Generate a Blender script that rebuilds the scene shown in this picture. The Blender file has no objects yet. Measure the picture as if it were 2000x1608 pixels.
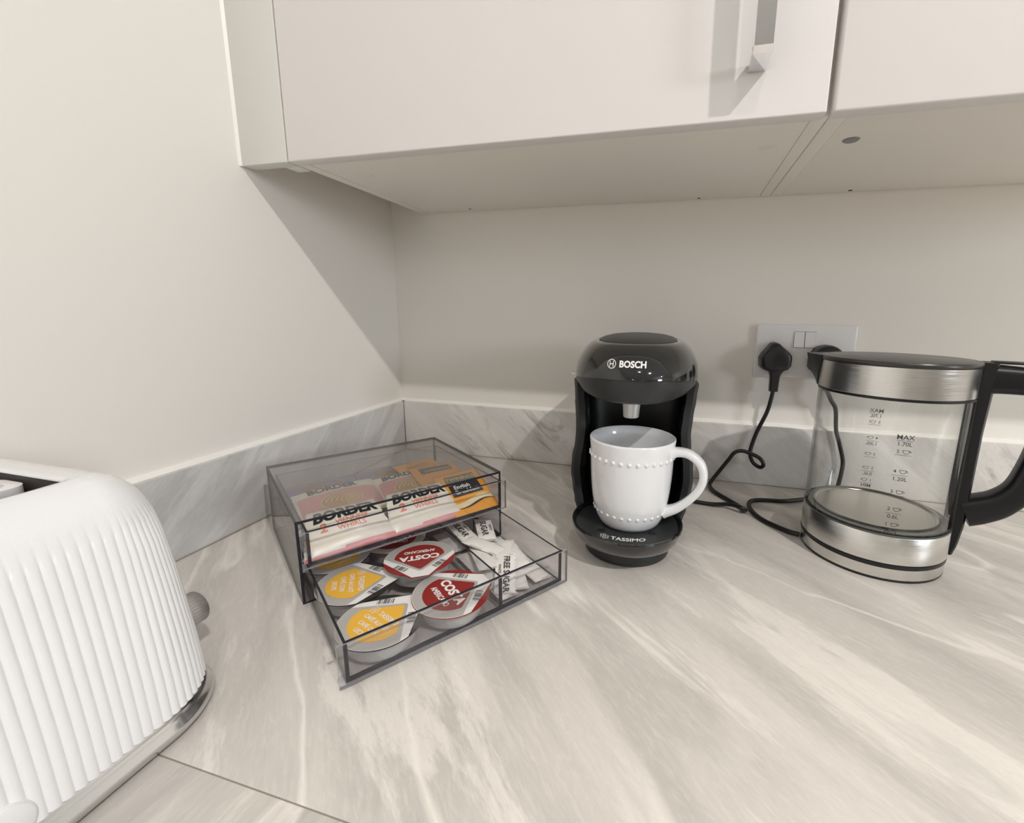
import bpy, bmesh, math, random
from mathutils import Vector, Matrix
random.seed(7)
sc = bpy.context.scene
COL = sc.collection
PI = math.pi

# ------------------------------------------------------------ camera
cam_d = bpy.data.cameras.new('camera')
cam = bpy.data.objects.new('camera', cam_d); COL.objects.link(cam)
yaw, pitch, roll, F_PX = -0.261799, 0.192377, 0.012407, 866.010
fwd = Vector((math.sin(yaw)*math.cos(pitch), math.cos(yaw)*math.cos(pitch), -math.sin(pitch)))
right0 = Vector((math.cos(yaw), -math.sin(yaw), 0)); up0 = right0.cross(fwd)
rgt = math.cos(roll)*right0 + math.sin(roll)*up0
upv = -math.sin(roll)*right0 + math.cos(roll)*up0
M = Matrix((rgt, upv, -fwd)).transposed().to_4x4()
M.translation = Vector((0.538541, -0.776580, 0.277659))
cam.matrix_world = M
cam_d.sensor_fit = 'HORIZONTAL'; cam_d.sensor_width = 36.0
cam_d.lens = F_PX/2000*36.0
cam_d.shift_x = (1000-1089.967)/2000
cam_d.shift_y = (780.486-804)/2000
cam_d.clip_start = 0.01
sc.camera = cam

# ------------------------------------------------------------ light and exposure
sc.view_settings.view_transform = 'Standard'; sc.view_settings.look = 'None'
sc.view_settings.gamma = 1.0; sc.view_settings.exposure = -0.06
sc.view_settings.use_curve_mapping = False
sc.cycles.use_denoising = True
sc.cycles.max_bounces = 10; sc.cycles.transparent_max_bounces = 24
sc.cycles.diffuse_bounces = 8; sc.cycles.glossy_bounces = 5
sc.cycles.caustics_reflective = False; sc.cycles.caustics_refractive = False
sc.cycles.sample_clamp_indirect = 6.0
w = bpy.data.worlds.new('world'); sc.world = w; w.use_nodes = True
w.node_tree.nodes['Background'].inputs[0].default_value = (0.62, 0.72, 0.85, 1)
w.node_tree.nodes['Background'].inputs[1].default_value = 0.6
CEIL = 1.5
def area(name, loc, rot, sx, sy, power, color, shape='RECTANGLE'):
    d = bpy.data.lights.new(name, 'AREA'); d.shape = shape; d.size = sx
    if shape == 'RECTANGLE': d.size_y = sy
    d.energy = power; d.color = color
    o = bpy.data.objects.new(name, d); COL.objects.link(o); o.location = loc; o.rotation_euler = rot
    return o
WARM = (1.0, 0.95, 0.895)
SPOTS = [(1.42, -1.28, 21.5), (0.78, -1.28, 3.0), (0.7, -4.5, 4.0), (2.2, -4.5, 5.0), (3.2, -1.28, 3.0)]  # the two farthest lamps are added as general fill
for x, y, e in SPOTS:
    area('downlight_and_fill', (x, y, CEIL-0.012), (0, 0, 0), 0.05, 0.05, e, WARM, 'DISK')
area('window_daylight', (3.93, -2.10, 0.86), (0, PI/2, 0), 0.62, 0.75, 35.0, (0.85, 0.93, 1.0))

# ------------------------------------------------------------ materials
def mat(name, color=(.8,.8,.8), rough=.5, metal=0, spec=.5, coat=0, emit=None, alpha=None, bump=None, noise=None):
    m = bpy.data.materials.new(name); m.use_nodes = True
    nt = m.node_tree; b = nt.nodes['Principled BSDF']
    b.inputs['Base Color'].default_value = (*color, 1)
    b.inputs['Roughness'].default_value = rough; b.inputs['Metallic'].default_value = metal
    b.inputs['Specular IOR Level'].default_value = spec
    b.inputs['Coat Weight'].default_value = coat; b.inputs['Coat Roughness'].default_value = .05
    if emit: b.inputs['Emission Color'].default_value = (*emit[0], 1); b.inputs['Emission Strength'].default_value = emit[1]
    if bump or noise:
        tc = nt.nodes.new('ShaderNodeTexCoord'); no = nt.nodes.new('ShaderNodeTexNoise')
        nt.links.new(tc.outputs['Object'], no.inputs['Vector'])
        sc_, st = bump if bump else noise[:2]
        no.inputs['Scale'].default_value = sc_; no.inputs['Detail'].default_value = 6
        if bump:
            bp = nt.nodes.new('ShaderNodeBump'); bp.inputs['Strength'].default_value = st
            bp.inputs['Distance'].default_value = .002
            nt.links.new(no.outputs['Fac'], bp.inputs['Height']); nt.links.new(bp.outputs['Normal'], b.inputs['Normal'])
        else:
            mx = nt.nodes.new('ShaderNodeMix'); mx.data_type = 'RGBA'
            mx.inputs[6].default_value = (*color, 1); mx.inputs[7].default_value = (*[c*(1-st) for c in color], 1)
            nt.links.new(no.outputs['Fac'], mx.inputs[0]); nt.links.new(mx.outputs[2], b.inputs['Base Color'])
    return m

def clear_mat(name, tint, rough=.02, base_refl=.04, edge_tint=None, gain=.75):
    """thin clear plastic / glass: tinted see-through with a fresnel reflection"""
    m = bpy.data.materials.new(name); m.use_nodes = True; nt = m.node_tree; nt.nodes.clear()
    out = nt.nodes.new('ShaderNodeOutputMaterial'); mix = nt.nodes.new('ShaderNodeMixShader')
    tr = nt.nodes.new('ShaderNodeBsdfTransparent'); gl = nt.nodes.new('ShaderNodeBsdfGlossy')
    fr = nt.nodes.new('ShaderNodeLayerWeight'); fr.inputs['Blend'].default_value = .5
    pw = nt.nodes.new('ShaderNodeMath'); pw.operation = 'POWER'; pw.inputs[1].default_value = 4.5
    ml = nt.nodes.new('ShaderNodeMath'); ml.operation = 'MULTIPLY_ADD'; ml.inputs[1].default_value = gain; ml.inputs[2].default_value = base_refl
    nt.links.new(fr.outputs['Facing'], pw.inputs[0]); nt.links.new(pw.outputs[0], ml.inputs[0])
    nt.links.new(ml.outputs[0], mix.inputs[0])
    tr.inputs[0].default_value = (*tint, 1)
    if edge_tint:
        mc = nt.nodes.new('ShaderNodeMix'); mc.data_type = 'RGBA'
        p2 = nt.nodes.new('ShaderNodeMath'); p2.operation = 'POWER'; p2.inputs[1].default_value = 3.0
        nt.links.new(fr.outputs['Facing'], p2.inputs[0]); nt.links.new(p2.outputs[0], mc.inputs[0])
        mc.inputs[6].default_value = (*tint, 1); mc.inputs[7].default_value = (*edge_tint, 1)
        nt.links.new(mc.outputs[2], tr.inputs[0])
    gl.inputs['Roughness'].default_value = rough
    nt.links.new(tr.outputs[0], mix.inputs[1]); nt.links.new(gl.outputs[0], mix.inputs[2])
    nt.links.new(mix.outputs[0], out.inputs[0])
    return m

def marble(name, ang, base, vein, dark, seed=0.0, dark_amt=.35, plane='XY', vein_amt=1.0, rough=.32):
    """pale stone laminate with long diagonal streaks"""
    m = bpy.data.materials.new(name); m.use_nodes = True; nt = m.node_tree; N = nt.nodes; L = nt.links
    b = N['Principled BSDF']; b.inputs['Roughness'].default_value = rough; b.inputs['Specular IOR Level'].default_value = .45
    tc = N.new('ShaderNodeTexCoord')
    src = tc.outputs['Object']
    if plane != 'XY':
        sp = N.new('ShaderNodeSeparateXYZ'); cb = N.new('ShaderNodeCombineXYZ'); L.new(src, sp.inputs[0])
        L.new(sp.outputs['X' if plane == 'XZ' else 'Y'], cb.inputs['X']); L.new(sp.outputs['Z'], cb.inputs['Y'])
        src = cb.outputs[0]
    def mp(rot, scl, loc=(0,0,0)):
        q = N.new('ShaderNodeMapping'); q.vector_type = 'POINT'
        r = N.new('ShaderNodeVectorRotate'); r.rotation_type = 'Z_AXIS'; r.inputs['Angle'].default_value = -rot
        L.new(src, r.inputs['Vector']); L.new(r.outputs[0], q.inputs['Vector'])
        q.inputs['Scale'].default_value = scl; q.inputs['Location'].default_value = loc
        return q.outputs[0]
    def noise(v, s, d=8, rgh=.6, dist=0):
        n = N.new('ShaderNodeTexNoise'); n.inputs['Scale'].default_value = s; n.inputs['Detail'].default_value = d
        n.inputs['Roughness'].default_value = rgh; n.inputs['Distortion'].default_value = dist
        L.new(v, n.inputs['Vector']); return n.outputs['Fac']
    def ramp(f, pts):
        r = N.new('ShaderNodeValToRGB'); r.color_ramp.elements[0].position = pts[0][0]; r.color_ramp.elements[0].color = (*[pts[0][1]]*3, 1)
        r.color_ramp.elements[1].position = pts[1][0]; r.color_ramp.elements[1].color = (*[pts[1][1]]*3, 1)
        for p, v in pts[2:]:
            e = r.color_ramp.elements.new(p); e.color = (v, v, v, 1)
        L.new(f, r.inputs[0]); return r.outputs[0]
    def mixc(f, a, bb):
        x = N.new('ShaderNodeMix'); x.data_type = 'RGBA'
        L.new(f, x.inputs[0])
        if isinstance(a, tuple): x.inputs[6].default_value = (*a, 1)
        else: L.new(a, x.inputs[6])
        if isinstance(bb, tuple): x.inputs[7].default_value = (*bb, 1)
        else: L.new(bb, x.inputs[7])
        return x.outputs[2]
    def mul(a, k):
        x = N.new('ShaderNodeMath'); x.operation = 'MULTIPLY'; L.new(a, x.inputs[0])
        if isinstance(k, float): x.inputs[1].default_value = k
        else: L.new(k, x.inputs[1])
        return x.outputs[0]
    broad = noise(mp(ang, (1.6, 9, 1), (seed, seed, 0)), 1.6, 7, .55, .6)
    c1 = mixc(ramp(broad, [(.38, 0), (.62, 1)]), tuple(x*.83 for x in base), tuple(min(1, x*1.08) for x in base))
    fine = noise(mp(ang, (14, 70, 1), (seed+3, 0, 0)), 4.0, 10, .72, .4)
    c2a = mixc(mul(ramp(fine, [(.48, 0), (.68, 1)]), .34), c1, vein)
    wide = noise(mp(ang+.06, (1.3, 8, 1), (seed+31, .3, 0)), 1.5, 10, .68, .35)
    c2 = mixc(mul(ramp(wide, [(.53, 0), (.575, 1)]), .72*vein_amt), c2a, vein)
    # thin pale veins: where a warped noise crosses its mid value
    vn = noise(mp(ang+.03, (1.1, 5.5, 1), (seed*2+1.3, .7, 0)), 1.3, 5, .42, .2)
    vv = ramp(vn, [(.488, 0), (.50, 1), (.512, 0)])
    c3 = mixc(mul(vv, 1.0*vein_amt), c2, vein)
    vn2 = noise(mp(ang-.05, (.9, 4.0, 1), (seed+7.7, 2.1, 0)), 2.2, 4, .45, .5)
    msk = ramp(noise(mp(ang, (2, 4, 1), (seed+9, 5, 0)), 1.5, 2), [(.42, 0), (.58, 1)])
    c4 = mixc(mul(mul(ramp(vn2, [(.55, 0), (.585, 1), (.62, 0)]), msk), .7*vein_amt), c3, vein)
    # grey smudges
    dk = noise(mp(ang, (3.0, 10, 1), (seed+13, 1, 0)), 2.3, 9, .7, 1.2)
    dm = ramp(noise(mp(ang, (1.5, 2.5, 1), (seed+21, 4, 0)), 1.6, 2), [(.5, 0), (.62, 1)])
    c5 = mixc(mul(mul(ramp(dk, [(.52, 0), (.66, 1)]), dm), dark_amt), c4, dark)
    ctr = noise(mp(ang, (14, 50, 1), (seed+2, 0, 0)), 10, 8, .75)
    c6 = mixc(mul(ramp(ctr, [(.45, 0), (.7, 1)]), .22), c5, tuple(x*.78 for x in base))
    L.new(c6, b.inputs['Base Color'])
    return m

WALL = mat('wall_paint', (.85, .825, .785), .55, spec=.3, bump=(600, .05))
CEILM = mat('ceiling_paint', (.82, .81, .79), .8)
FLOORM = mat('floor_vinyl', (.26, .23, .20), .5, noise=(6, .2))
CAUL = mat('white_sealant', (.88, .87, .83), .35)
BASEC = (.70, .668, .632); VEINC = (.90, .87, .82); DARKC = (.20, .20, .21)
WT = marble('stone_laminate_worktop', -.80, BASEC, VEINC, DARKC, 0.4, .25)
WT2 = marble('stone_laminate_left_run', -1.62, BASEC, VEINC, DARKC, 5.1, .15)
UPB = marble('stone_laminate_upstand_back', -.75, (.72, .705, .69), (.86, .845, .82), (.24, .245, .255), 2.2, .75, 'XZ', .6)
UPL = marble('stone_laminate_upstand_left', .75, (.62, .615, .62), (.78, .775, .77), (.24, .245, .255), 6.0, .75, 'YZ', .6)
DOORM = mat('gloss_white_door', (.80, .775, .765), .42, spec=.4)
FILLM = mat('filler_white', (.74, .735, .70), .45)
CARC = mat('carcass_white', (.86, .83, .78), .45)
CHROME = mat('chrome', (.86, .87, .88), .06, 1)
GREYP = mat('grey_plastic', (.25, .25, .25), .5)
BLACKH = mat('black_hole', (.01, .01, .01), .8)
ACR = clear_mat('clear_acrylic', (.955, .95, .96), .01, .05)
ACRT = clear_mat('smoked_clear_acrylic', (.90, .895, .89), .02, .13)
ACRE = mat('acrylic_edge', (.02, .02, .026), .3, spec=.25)  # dark colour stands in for total internal reflection at the edges
ACRF = mat('acrylic_foot', (.6, .6, .62), .2)
BLK = mat('gloss_black_plastic', (.012, .013, .014), .07, coat=.5)
BLKM = mat('matt_black_plastic', (.022, .024, .026), .42)
BLKD = mat('deep_black_plastic', (.006, .006, .007), .35)
CABLE = mat('black_rubber', (.008, .008, .009), .38)
SILV = mat('silver_plastic', (.62, .63, .64), .3, .5)
PRINTW = mat('white_print', (.85, .85, .85), .5)
PRINTK = mat('black_print', (.01, .01, .012), .5)
TANK = clear_mat('smoky_tank', (.42, .43, .44), .05, .08)
CER = mat('white_ceramic', (.78, .795, .82), .12, coat=.6)
KGL = clear_mat('kettle_glass', (.985, .988, .985), .01, .035, (.55, .57, .56))
SOCK = mat('white_socket_plastic', (.80, .79, .81), .25)
TOAST = mat('white_enamel', (.80, .81, .83), .22, coat=.3, bump=(420, .06))
DKIN = mat('dark_slot_interior', (.05, .042, .035), .6)
BRUSH = bpy.data.materials.new('brushed_steel'); BRUSH.use_nodes = True
_b = BRUSH.node_tree.nodes['Principled BSDF']; _b.inputs['Metallic'].default_value = 1
_b.inputs['Base Color'].default_value = (.72, .71, .69, 1); _b.inputs['Roughness'].default_value = .2
_b.inputs['Anisotropic'].default_value = .7
_tc = BRUSH.node_tree.nodes.new('ShaderNodeTexCoord'); _mp = BRUSH.node_tree.nodes.new('ShaderNodeMapping')
_mp.inputs['Scale'].default_value = (4, 4, 900); _n = BRUSH.node_tree.nodes.new('ShaderNodeTexNoise'); _n.inputs['Scale'].default_value = 3
_bp = BRUSH.node_tree.nodes.new('ShaderNodeBump'); _bp.inputs['Strength'].default_value = .12; _bp.inputs['Distance'].default_value = .001
BRUSH.node_tree.links.new(_tc.outputs['Object'], _mp.inputs[0]); BRUSH.node_tree.links.new(_mp.outputs[0], _n.inputs['Vector'])
BRUSH.node_tree.links.new(_n.outputs['Fac'], _bp.inputs['Height']); BRUSH.node_tree.links.new(_bp.outputs[0], _b.inputs['Normal'])
CREAM = mat('cream_film', (.88, .85, .74), .3); PINK = mat('pink_film', (.80, .36, .36), .3)
PURP = mat('purple_film', (.25, .19, .36), .32); BISC = mat('biscuit_print', (.58, .34, .13), .4)
BISC2 = mat('biscuit_ridge_print', (.86, .66, .38), .4); CORAL = mat('coral_print', (.78, .25, .17), .5)
BRWN = mat('brown_print', (.30, .16, .10), .4)
ORNG = mat('orange_paper', (.90, .40, .05), .4); GOLD = mat('gold_print', (.72, .58, .25), .4)
CHARC = mat('charcoal_print', (.035, .035, .04), .4); CREAM2 = mat('pale_gold_print', (.92, .80, .5), .4)
CRIMP = mat('paper_crimp', (.78, .77, .75), .7)
PAPER = mat('white_paper', (.86, .85, .82), .6, bump=(200, .1)); INK = mat('grey_black_ink', (.05, .05, .05), .6)
YEL = mat('yellow_foil_print', (.88, .50, .06), .35); REDF = mat('dark_red_foil_print', (.28, .018, .015), .3)
SILF = mat('silver_foil', (.60, .59, .58), .3, .35); WHF = mat('white_foil_print', (.84, .84, .83), .35)
BKF = mat('black_foil_print', (.018, .016, .015), .3); CUP = mat('cloudy_cup_plastic', (.74, .74, .74), .25); CUP.node_tree.nodes['Principled BSDF'].inputs['Alpha'].default_value = .55
NAVY = mat('navy_print', (.01, .012, .05), .3)

# ------------------------------------------------------------ helpers
def origin(o):
    p = Vector((0, 0, 0))
    while o is not None: p += o.location; o = o.parent
    return p
def link(name, me, parent=None, smooth=False, mats=()):
    for m in mats: me.materials.append(m)
    if smooth:
        for p in me.polygons: p.use_smooth = True
    o = bpy.data.objects.new(name, me); COL.objects.link(o)
    if parent is not None: o.parent = parent
    return o
def mesh(name, V, Fc, m, parent=None, smooth=False, fm=None, auto=None):
    org = origin(parent) if parent is not None else Vector((0, 0, 0))
    me = bpy.data.meshes.new(name); me.from_pydata([tuple(Vector(v)-org) for v in V], [], Fc); me.update()
    ms = m if isinstance(m, (list, tuple)) else [m]
    o = link(name, me, parent, smooth, ms)
    if fm:
        for p, i in zip(me.polygons, fm): p.material_index = i
    bm = bmesh.new(); bm.from_mesh(me); bmesh.ops.recalc_face_normals(bm, faces=bm.faces)
    if auto is not None:
        for e in bm.edges:
            if len(e.link_faces) == 2 and e.calc_face_angle(0) > auto: e.smooth = False
    bm.to_mesh(me); bm.free()
    return o
def boxd(lo, hi):
    x0, y0, z0 = lo; x1, y1, z1 = hi
    V = [(x0,y0,z0),(x1,y0,z0),(x1,y1,z0),(x0,y1,z0),(x0,y0,z1),(x1,y0,z1),(x1,y1,z1),(x0,y1,z1)]
    return V, [(0,3,2,1),(4,5,6,7),(0,1,5,4),(1,2,6,5),(2,3,7,6),(3,0,4,7)]
def box(name, lo, hi, m, parent=None, bev=0, xf=None, fm=None, seg=2):
    V, Fc = boxd(lo, hi)
    if bev:
        bm = bmesh.new(); vs = [bm.verts.new(v) for v in V]
        for f in Fc: bm.faces.new([vs[i] for i in f])
        bmesh.ops.bevel(bm, geom=list(bm.edges), offset=bev, segments=seg, affect='EDGES', profile=.5)
        bm.verts.index_update()
        V = [tuple(v.co) for v in bm.verts]; Fc = [[v.index for v in f.verts] for f in bm.faces]; bm.free()
    if xf: V = [xf(v) for v in V]
    return mesh(name, V, Fc, m, parent, fm=fm, smooth=bool(bev), auto=.9 if bev else None)
def lathe_d(prof, c, n=64):
    V = []; Fc = []
    for r, z in prof:
        for i in range(n):
            a = 2*PI*i/n; V.append((c[0]+r*math.cos(a), c[1]+r*math.sin(a), c[2]+z))
    for j in range(len(prof)-1):
        for i in range(n):
            k = (i+1) % n; Fc.append((j*n+i, j*n+k, (j+1)*n+k, (j+1)*n+i))
    if prof[0][0] > 1e-6 and prof[0] != prof[-1]: pass
    return V, Fc
def lathe(name, prof, c, m, parent=None, n=64, cap0=False, cap1=False, auto=.7):
    V, Fc = lathe_d(prof, c, n)
    if cap0: Fc.append(tuple(reversed(range(n))))
    if cap1: Fc.append(tuple((len(prof)-1)*n+i for i in range(n)))
    return mesh(name, V, Fc, m, parent, smooth=True, auto=auto)
def loft(name, rings, m, parent=None, cap0=True, cap1=True, closed=True, auto=.7, fm=None):
    n = len(rings[0]); V = [v for r in rings for v in r]; Fc = []
    for j in range(len(rings)-1):
        for i in range(n if closed else n-1):
            k = (i+1) % n; Fc.append((j*n+i, j*n+k, (j+1)*n+k, (j+1)*n+i))
    if cap0: Fc.append(tuple(reversed(range(n))))
    if cap1: Fc.append(tuple((len(rings)-1)*n+i for i in range(n)))
    return mesh(name, V, Fc, m, parent, smooth=True, auto=auto, fm=fm)
def catmull(P, k=8):
    P = [Vector(p) for p in P]; Q = [2*P[0]-P[1]] + P + [2*P[-1]-P[-2]]; out = []
    for i in range(1, len(Q)-2):
        for s in range(k):
            t = s/k; a, b, c, d = Q[i-1], Q[i], Q[i+1], Q[i+2]
            out.append(.5*((2*b)+(-a+c)*t+(2*a-5*b+4*c-d)*t*t+(-a+3*b-3*c+d)*t**3))
    out.append(P[-1]); return out
def sweep(name, P, sec, m, parent=None, updir=None, smooth_path=6, caps=True, scale=None):
    """sweep a 2D section (list of (a,b)) along path P"""
    Q = catmull(P, smooth_path) if smooth_path else [Vector(p) for p in P]
    rings = []; prev = None
    for i, p in enumerate(Q):
        t = (Q[min(i+1, len(Q)-1)]-Q[max(i-1, 0)]).normalized()
        if updir is not None: nrm = Vector(updir)
        elif prev is None: nrm = Vector((0, 0, 1)) if abs(t.z) < .9 else Vector((0, 1, 0))
        else: nrm = prev
        nrm = (nrm - t*nrm.dot(t)).normalized(); bi = t.cross(nrm); prev = nrm
        s = scale(i/(len(Q)-1)) if scale else 1
        rings.append([p + nrm*a*s + bi*b*s for a, b in sec])
    return loft(name, rings, m, parent, caps, caps)
def circ(r, n=12): return [(r*math.cos(2*PI*i/n), r*math.sin(2*PI*i/n)) for i in range(n)]
def rrect(hw, hh, r, n=5):
    out = []
    for cx, cy, a0 in ((hw-r, hh-r, 0), (-hw+r, hh-r, PI/2), (-hw+r, -hh+r, PI), (hw-r, -hh+r, 1.5*PI)):
        for i in range(n+1):
            a = a0+PI/2*i/n; out.append((cx+r*math.cos(a), cy+r*math.sin(a)))
    return out
def tag(o, label=None, cat=None, group=None, kind=None):
    if label: o['label'] = label
    if cat: o['category'] = cat
    if group: o['group'] = group
    if kind: o['kind'] = kind
    return o
def thing(name, loc, label, cat, group=None):
    o = bpy.data.objects.new(name, None); COL.objects.link(o); o.location = loc; o.empty_display_size = .02
    return tag(o, label, cat, group)
_tc = {}
def text_geo(s, size=1.0, bold=0.0):
    """triangulated lettering, centred, as flat (verts, faces)"""
    key = (s, bold)
    if key not in _tc:
        c = bpy.data.curves.new('t', 'FONT'); c.body = s; c.size = 1; c.align_x = 'CENTER'; c.align_y = 'CENTER'
        c.offset = bold; c.resolution_u = 3
        o = bpy.data.objects.new('t', c); COL.objects.link(o)
        dg = bpy.context.evaluated_depsgraph_get(); dg.update()
        me = bpy.data.meshes.new_from_object(o.evaluated_get(dg))
        _tc[key] = ([tuple(v.co) for v in me.vertices], [tuple(p.vertices) for p in me.polygons])
        bpy.data.objects.remove(o); bpy.data.curves.remove(c); bpy.data.meshes.remove(me)
    V, Fc = _tc[key]
    return [(v[0]*size, v[1]*size) for v in V], Fc
def merge(parts):
    V = []; Fc = []
    for v, f in parts:
        k = len(V); V += list(v); Fc += [tuple(i+k for i in q) for q in f]
    return V, Fc
def decal(name, parts, mp, m, parent):
    V, Fc = merge(parts)
    o = mesh(name, [mp(v[0], v[1]) for v in V], Fc, m, parent)
    if len(parts) > 1 or 'lettering' in name: o['kind'] = 'stuff'
    return o
def shift(g, dx, dy, rot=0, sx=1, sy=1):
    V, Fc = g; c, s = math.cos(rot), math.sin(rot)
    return [(dx+(x*sx)*c-(y*sy)*s, dy+(x*sx)*s+(y*sy)*c) for x, y in V], Fc
def ring2d(r0, r1, n=24, cx=0, cy=0, sx=1, sy=1, rot=0):
    V = []
    for i in range(n):
        a = 2*PI*i/n; 
        for r in (r0, r1):
            x, y = r*math.cos(a)*sx, r*math.sin(a)*sy
            V.append((cx+x*math.cos(rot)-y*math.sin(rot), cy+x*math.sin(rot)+y*math.cos(rot)))
    return V, [(2*i, 2*i+1, 2*((i+1) % n)+1, 2*((i+1) % n)) for i in range(n)]
def rect2d(x0, y0, x1, y1): return [(x0,y0),(x1,y0),(x1,y1),(x0,y1)], [(0,1,2,3)]
def flower(r):   # six-petal emblem
    return [ring2d(r*.30, r*.42, 12, .56*r*math.cos(k*PI/3+PI/6), .56*r*math.sin(k*PI/3+PI/6), 1.0, .78, k*PI/3+PI/6) for k in range(6)]

# ------------------------------------------------------------ the room
RX, RY = 4.0, -5.4
def st(o): return tag(o, kind='structure')
st(box('wall_back', (-.1, 0, -.9), (RX+.1, .1, CEIL), WALL))
st(box('wall_left', (-.1, RY, -.9), (0, 0, CEIL), WALL))
st(box('wall_front', (-.1, RY-.1, -.9), (RX+.1, RY, CEIL), WALL))
wr = []
for lo, hi in (((RX, RY, -.9), (RX+.1, -2.52, CEIL)), ((RX, -1.68, -.9), (RX+.1, 0, CEIL)), ((RX, -2.52, -.9), (RX+.1, -1.68, .50)), ((RX, -2.52, 1.22), (RX+.1, -1.68, CEIL))):
    wr.append(boxd(lo, hi))
V, Fc = merge(wr); st(mesh('wall_right', V, Fc, WALL))
st(box('floor', (-.1, RY-.1, -1.0), (RX+.1, .1, -.9), FLOORM))
st(box('ceiling', (-.1, RY-.1, CEIL), (RX+.1, .1, CEIL+.1), CEILM))
V, Fc = merge([boxd((RX+.0, -2.52, .50), (RX+.06, -2.48, 1.22)), boxd((RX, -1.72, .50), (RX+.06, -1.68, 1.22)), boxd((RX, -2.12, .54), (RX+.06, -2.08, 1.18)),
               boxd((RX, -2.48, .50), (RX+.06, -1.72, .54)), boxd((RX, -2.48, 1.18), (RX+.06, -1.72, 1.22))])
st(mesh('window_1', V, Fc, SOCK))
for i, (x, y, e) in enumerate(SPOTS):
    o = lathe('trim_%d' % (20+i), [(.028, -.010), (.030, -.012), (.044, -.006), (.045, 0)], (x, y, CEIL), CHROME, n=32); st(o)

# upstands, sealant and worktop
T = .012; UH = .1
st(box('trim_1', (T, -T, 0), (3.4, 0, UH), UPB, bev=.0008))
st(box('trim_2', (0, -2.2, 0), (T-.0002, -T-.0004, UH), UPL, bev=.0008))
V, Fc = merge([boxd((0, -.0035, UH), (3.4, 0, UH+.003)), boxd((0, -2.2, UH), (.0035, 0, UH+.003))])
V2 = []
st(loft('trim_3', [[(x, 0, UH), (x, -.006, UH), (x, -.0045, UH+.0025), (x, 0, UH+.0045)] for x in (0.0, 3.4)], CAUL))
st(loft('trim_4', [[(0, y, UH), (.006, y, UH), (.0045, y, UH+.0025), (0, y, UH+.0045)] for y in (-2.2, 0.0)], CAUL))
JY = -.617
wtp = thing('worktop', (.9, -.3, -.038), 'pale grey-beige streaked stone laminate worktop running round the corner under everything', 'worktop')
box('worktop_slab', (0, JY+.0004, -.038), (3.4, 0, 0), WT, wtp, bev=.0006)
box('worktop_slab', (0, -2.2, -.038), (.64, JY-.0004, 0), WT2, wtp, bev=.0006)
SEAL = mat('dark_joint_filler', (.30, .25, .20), .6)
box('joint_strip', (0, JY-.0006, -.03), (.64, JY+.0006, -.0006), SEAL, wtp)
box('joint_strip', (T, -T-.0012, 0), (3.4, -T, .0009), SEAL, wtp)
box('joint_strip', (T, -2.2, 0), (T+.0012, -T, .0009), SEAL, wtp)
# ------------------------------------------------------------ wall cabinets
HC, DC = .4521, .3045
ZT = HC+.72
cab = thing('wall_cabinet', (.35, -.15, HC), 'glossy white wall cabinet in the corner with the chrome bow handle and a filler panel', 'wall cabinet')
ZB = .4555
box('bottom_panel', (.0665+.015, -.2855, ZB), (.6436, -.002, ZB+.016), CARC, cab, bev=.0005)
box('side_panel', (.0655, -.2855, ZB-.0004), (.0808, -.002, ZT), CARC, cab, bev=.0005)
box('side_panel', (.6440, -.2855, ZB-.0004), (.6576, -.002, ZT), CARC, cab, bev=.0005)
box('top_panel', (.0815, -.2855, ZT-.016), (.6434, -.002, ZT), CARC, cab)
box('back_panel', (.0815, -.010, ZB+.017), (.6434, -.0025, ZT-.017), CARC, cab)
box('filler_panel', (.0018, -DC, HC), (.0702, -DC+.0185, ZT), FILLM, cab, bev=.0008)
box('filler_batten', (.046, -.2855, HC+.0015), (.0650, -.262, ZT-.05), CARC, cab, bev=.0005)
door = box('door', (.0722, -DC, HC), (.6510, -DC+.0183, ZT), DOORM, cab, bev=.0016, seg=3)
# bow handle
HX0, HX1 = .5828, .5985
hz0, hz1 = .4905, .655
hp = [(-DC-.0002, hz0+.0028), (-.322, hz0+.0028), (-.3352, hz0+.0028), (-.3362, hz0+.0036), (-.3366, hz0+.02), (-.3372, (hz0+hz1)/2), (-.3366, hz1-.02), (-.3362, hz1-.0036), (-.3352, hz1-.0028), (-.322, hz1-.0028), (-DC-.0002, hz1-.0028)]
hr = []
Q = [Vector((0, a, b)) for a, b in hp]
for i, q in enumerate(Q):
    t = (Q[min(i+1, len(Q)-1)]-Q[max(i-1, 0)]).normalized(); nn = Vector((0, -t.z, t.y))*.0027
    hr.append([(HX0, q.y+nn.y, q.z+nn.z), (HX0+.0006, q.y+nn.y*1.25, q.z+nn.z*1.25), (HX1-.0006, q.y+nn.y*1.25, q.z+nn.z*1.25), (HX1, q.y+nn.y, q.z+nn.z), (HX1, q.y-nn.y, q.z-nn.z), (HX0, q.y-nn.y, q.z-nn.z)])
loft('handle', hr, CHROME, door, auto=.5)
def disc(name, x, y, r, m, par, z=ZB, h=.0012):
    return lathe(name, [(r*.25, -h*.8), (r*.8, -h), (r, -h*.4), (r, 0)], (x, y, z), m, par, n=28, cap0=True)
disc('screw_cover', .6177, -.222, .0105, CARC, cab, h=.0009)
disc('screw_cover', .12, -.225, .0105, CARC, cab, h=.0006)
disc('fixing_hole', .1704, -.0169, .0022, BLACKH, cab, h=.0004)
disc('fixing_hole', .5555, -.0105, .0022, BLACKH, cab, h=.0004)
cab2 = thing('wall_cabinet', (.95, -.15, HC), 'glossy white wall cabinet above the kettle with a grey cover cap underneath', 'wall cabinet')
box('bottom_panel', (.6741, -.2855, ZB), (1.245, -.002, ZB+.016), CARC, cab2, bev=.0005)
box('side_panel', (.6590, -.2855, ZB), (.6740, -.002, ZT), CARC, cab2, bev=.0005)
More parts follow.
